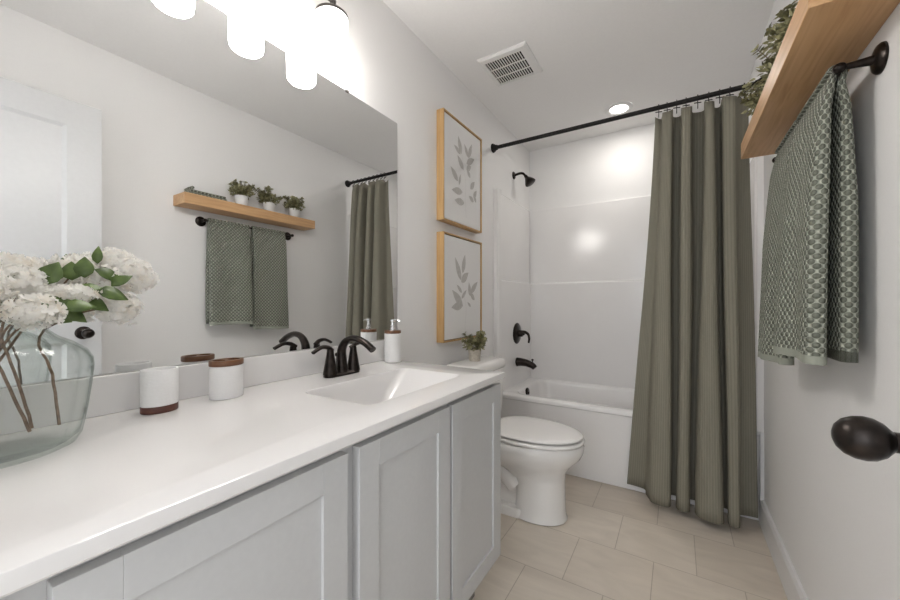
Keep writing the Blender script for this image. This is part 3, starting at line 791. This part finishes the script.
bm = BM(); loft(bm, [rrect(.028 + i, .205 - i, TYc - .205 + i, TYc + .205 - i, .035, z) for i, z in ((.02, .3985), (.012, .41), (.004, .50), (0, .60), (-.004, .705), (-.004, .715))]); obj('tank', bm, M['porcelain'], toi, angle=50)
bm = BM(); loft(bm, [rrect(.018 + i, .215 - i, TYc - .222 + i, TYc + .222 - i, .045, z) for i, z in ((.006, .7155), (0, .721), (-.002, .742), (.002, .762), (.012, .770), (.03, .7725))]); obj('tank_lid', bm, M['porcelain'], toi, angle=60)

# ------------------------------------------------------------------ potted plants
def foliage(bm, c, rx, ry, rz, count, ln, wd, rr, up_bias=.5):
    c = Vector(c)
    for i in range(count):
        d = Vector((rr.gauss(0, 1), rr.gauss(0, 1), rr.gauss(0, 1))).normalized()
        k = rr.uniform(.15, 1.0) ** .55
        p = c + Vector((d.x * rx, d.y * ry, d.z * rz)) * k
        dd = d + Vector((rr.uniform(-.6, .6), rr.uniform(-.6, .6), up_bias + rr.uniform(-.5, .5)))
        nn = Vector((rr.gauss(0, 1), rr.gauss(0, 1), rr.gauss(0, 1) + .6))
        leaf(bm, p, dd, nn, ln * rr.uniform(.7, 1.25), wd * rr.uniform(.8, 1.2), .2, 4)
def plant_parts(t, c, z, pr, ph, potm, fr, fz, count, ln, wd, seed):
    rr = random.Random(seed)
    bm = BM(); lathe(bm, (c[0], c[1], z), [(pr * .78, .0005), (pr * .82, .003), (pr, ph - .003), (pr * .98, ph), (pr * .90, ph), (pr * .86, ph - .012)], 28); obj('pot', bm, potm, t)
    bm = BM(); cc = Vector((c[0], c[1], z + ph))
    sprigs = []
    for k in range(14):
        a = rr.uniform(0, 2 * PI); e_ = rr.uniform(.25, 1.0)
        tip = cc + Vector((cos(a) * fr * e_, sin(a) * fr * e_, fz * rr.uniform(.75, 1.75)))
        if tip.x > W - .02: tip.x = W - .02 - rr.uniform(0, .02)
        b_ = cc + Vector((cos(a) * pr * .5, sin(a) * pr * .5, -.012))
        mid = (b_ + tip) / 2 + Vector((-cos(a) * .008, -sin(a) * .008, .012))
        pth = cat_rom([b_, mid, tip], 6); sprigs.append(pth); tube(bm, pth, .0011, 5)
    obj('stems', bm, M['twig'], t)
    bm = BM()
    for pth in sprigs:
        for i in range(3, len(pth)):
            for q in range(max(1, count // 130)):
                d_ = (pth[i] - pth[i - 1]).normalized(); a = rr.uniform(0, 2 * PI); o_ = d_.orthogonal().normalized(); o2 = d_.cross(o_)
                sd = o_ * cos(a) + o2 * sin(a)
                leaf(bm, pth[i], sd + d_ * .5, d_ - sd * .3 + Vector((rr.uniform(-.4, .4),) * 3), ln * rr.uniform(.7, 1.2), wd * rr.uniform(.8, 1.2), .15, 4)
    foliage(bm, cc + Vector((0, 0, fz * .45)), fr * .72, fr * .72, fz * .62, count // 3, ln, wd, rr)
    lim = W - .004
    for v_ in bm.verts:
        if v_.co.x > lim: v_.co.x = lim - rr.uniform(0, .004)
    obj('foliage', bm, M['leaf_small'], t, angle=180)
c = (.115, 1.862)
t = thing('potted_plant', 'small leafy plant in a grey stone pot on the toilet tank', 'plant', (c[0], c[1], .7727))
plant_parts(t, c, .7727, .038, .068, M['pot_grey'], .078, .058, 560, .020, .012, 5)

SX0, SY0, SY1, SZ0, SZ1 = 1.3247, .985, 1.882, 1.6875, 1.7505
t = obj('floating_shelf', boxes((SX0, W - .0005, SY0, SY1, SZ0, SZ1)), M['oak_shelf'], bevel=.0015, origin=(W, (SY0 + SY1) / 2, SZ0))
tag(t, 'thick oak floating shelf above the hanging towels', 'shelf')
spots = [(1.392, 1.345, 'white potted plant on the shelf, nearest the folded cloth', 21), (1.396, 1.545, 'white potted plant in the middle of the three on the shelf', 22), (1.392, 1.745, 'white potted plant on the shelf end nearest the shower curtain', 23)]
for x, y, lab, sd in spots:
    t = thing('potted_plant', lab, 'plant', (x, y, SZ1), 'potted plants on the oak shelf')
    plant_parts(t, (x, y), SZ1 + .0003, .041, .070, M['pot'], .100, .058, 900, .018, .0105, sd)
# folded cloth lying on the shelf
bm = BM(); uvl = bm.loops.layers.uv.new('UVMap')
def slab_fold(z0, th, x0, x1, y0, y1):
    k = 10
    prof = [(x0 + th * .5 - th * .5 * sin(PI * i / k), z0 + th * .5 - th * .5 * cos(PI * i / k)) for i in range(k + 1)] + [(x1, z0 + th), (x1, z0)]
    loft(bm, [[(x, y, z) for x, z in prof] for y in (y0, (2 * y0 + y1) / 3, (y0 + 2 * y1) / 3, y1)])
slab_fold(SZ1 + .0005, .017, 1.352, 1.455, 1.030, 1.235)
slab_fold(SZ1 + .0180, .016, 1.356, 1.452, 1.034, 1.230)
tube(bm, [(1.352, 1.040, SZ1 + .043), (1.40, 1.040, SZ1 + .044), (1.452, 1.042, SZ1 + .043)], [.0085, .009, .0085], 14)
bm.faces.ensure_lookup_table()
for f in bm.faces:
    for lp in f.loops: lp[uvl].uv = (lp.vert.co.y, lp.vert.co.x + lp.vert.co.z + .5)
t = obj('folded_cloth', bm, M['towel'], angle=60, origin=(1.40, 1.13, SZ1)); tag(t, 'folded dotted sage cloth lying on the near end of the shelf', 'towel')

# ------------------------------------------------------------------ towel bar and towels
BX, BZ = 1.408, 1.622
BY0, BY1 = 1.133, 1.740
t = thing('towel_bar', 'dark bronze towel bar under the oak shelf', 'towel bar', (W, (BY0 + BY1) / 2, BZ))
bm = BM(); tube(bm, [(BX, BY0, BZ), (BX, BY1, BZ)], .0065, 14); obj('bar', bm, M['bronze'], t)
for y in (BY0, BY1):
    bm = BM(); tube(bm, [(W - .006, y, BZ), (W - .018, y, BZ), (W - .032, y, BZ), (BX + .012, y, BZ), (BX, y, BZ)], [.012, .0095, .008, .0065, .0065], 14)
    lathe(bm, (BX, y, BZ), [(.001, -.0115), (.006, -.0100), (.0098, -.006), (.0112, 0), (.0098, .006), (.006, .0100), (.001, .0115)], 18, 0)
    ps = obj('post', bm, M['bronze'], t)
    bm = BM(); lathe(bm, (W - .0005, y, BZ), [(.031, 0), (.031, .004), (.027, .009), (.019, .012), (.012, .0135)], 28, 0, -1); obj('flange', bm, M['bronze'], ps)

def towel(label, y0, y1, zf, zb, bulge, seed, far_z=0.0):
    bm = BM(); uvl = bm.loops.layers.uv.new('UVMap')
    ny, ns_ = 22, 7
    nf, na, nb = 26, 8, 26
    tf, tb, tt = .034, .030, .011           # thickness of the folded front, back and of the cloth over the bar
    def path(j):
        if j <= nf:
            s_ = j / nf; dn = 1 - s_
            th = tt + (tf - tt) * min(1, dn * 2.2) ** .7
            xo = BX + .002 - .0085 * min(1, dn * 9)
            return Vector((xo - th / 2 - .004 * dn, zf + (BZ - zf) * s_)), th, 0, dn
        if j <= nf + na:
            a = PI - PI * (j - nf) / na; R_ = .0065 + tt / 2 + .0012
            return Vector((BX + R_ * cos(a), BZ + R_ * sin(a))), tt, 1, 0
        s_ = (j - nf - na) / nb
        th = tt + (tb - tt) * min(1, s_ * 2.2) ** .7
        xo = BX - .002 + .0085 * min(1, s_ * 9)
        return Vector((min(xo + th / 2, W - .003 - th / 2), BZ + (zb - BZ) * s_)), th, 2, s_
    nj = nf + na + nb + 1
    P = [path(j) for j in range(nj)]
    tot = [0]
    for j in range(1, nj): tot.append(tot[-1] + (P[j][0] - P[j - 1][0]).length)
    rings, us = [], []
    for j in range(nj):
        c_, th, kind, dn = P[j]
        a_ = P[max(j - 1, 0)][0]; b_ = P[min(j + 1, nj - 1)][0]; tg = (b_ - a_).normalized()
        nx, nz = -tg.y, tg.x                # outward normal in (x, z)
        if kind == 0: nx, nz = -1, 0
        if kind == 2: nx, nz = 1, 0
        ring, u, pts = [], [], []
        h = th / 2
        ya, yb = y0 + h, y1 - h
        for i in range(ny + 1): pts.append((ya + (yb - ya) * i / ny, h, 1))
        for i in range(1, ns_): pts.append((yb + h * sin(PI * i / ns_), h * cos(PI * i / ns_), 0))
        for i in range(ny + 1): pts.append((yb - (yb - ya) * i / ny, -h, -1))
        for i in range(1, ns_): pts.append((ya - h * sin(PI * i / ns_), -h * cos(PI * i / ns_), 0))
        cum = 0; prev = None
        for (y, o_, sd) in pts:
            f = (y - y0) / (y1 - y0)
            if kind == 0: extra = dn * (bulge * max(0, f) ** 1.2 + (.006 * sin(f * PI * 3.1 + seed)))
            elif kind == 2: extra = .0
            else: extra = 0
            if kind == 0 and sd < 0: extra *= .55
            x = c_.x + nx * (o_ + extra); z = c_.y + nz * o_
            if kind == 2 and sd > 0: x = min(x, W - .003)
            yy = y - (.006 * dn * (1 - f) if kind == 0 else 0) + .002 * sin(9 * tot[j] + seed)
            if kind == 0: z += .004 * dn * sin(3 * f + seed)
            p = Vector((x, yy, z))
            if prev is not None: cum += (Vector((y, o_, 0)) - prev).length
            prev = Vector((y, o_, 0)); u.append(cum)
            ring.append(bm.verts.new(p))
        u.append(cum + .006); rings.append(ring); us.append(u)
    n_ = len(rings[0])
    def vv(j): return min(tot[j], tot[-1] - tot[j]) if (tot[j] < .02 or tot[-1] - tot[j] < .02) else tot[j]
    for j in range(nj - 1):
        for i in range(n_):
            k = (i + 1) % n_
            f = bm.faces.new((rings[j][i], rings[j][k], rings[j + 1][k], rings[j + 1][i]))
            for lp, (ii, jj) in zip(f.loops, ((i, j), (i + 1, j), (i + 1, j + 1), (i, j + 1))): lp[uvl].uv = (us[nf][ii] if 0 else us[2][ii], vv(jj))
    for ring in (rings[0], rings[-1]):
        f = bm.faces.new(ring)
        for lp in f.loops: lp[uvl].uv = (0, .005)
    t = obj('hand_towel', bm, M['towel'], angle=70, origin=(BX, (y0 + y1) / 2, min(zf, zb)))
    return tag(t, label, 'towel', 'hand towels on the towel bar')
towel('sage dotted hand towel on the end of the bar nearest the open door', 1.146, 1.404, .964, .975, .026, .4)
towel('sage dotted hand towel on the bar end nearest the shower curtain', 1.424, 1.672, .922, .94, .026, 2.1)
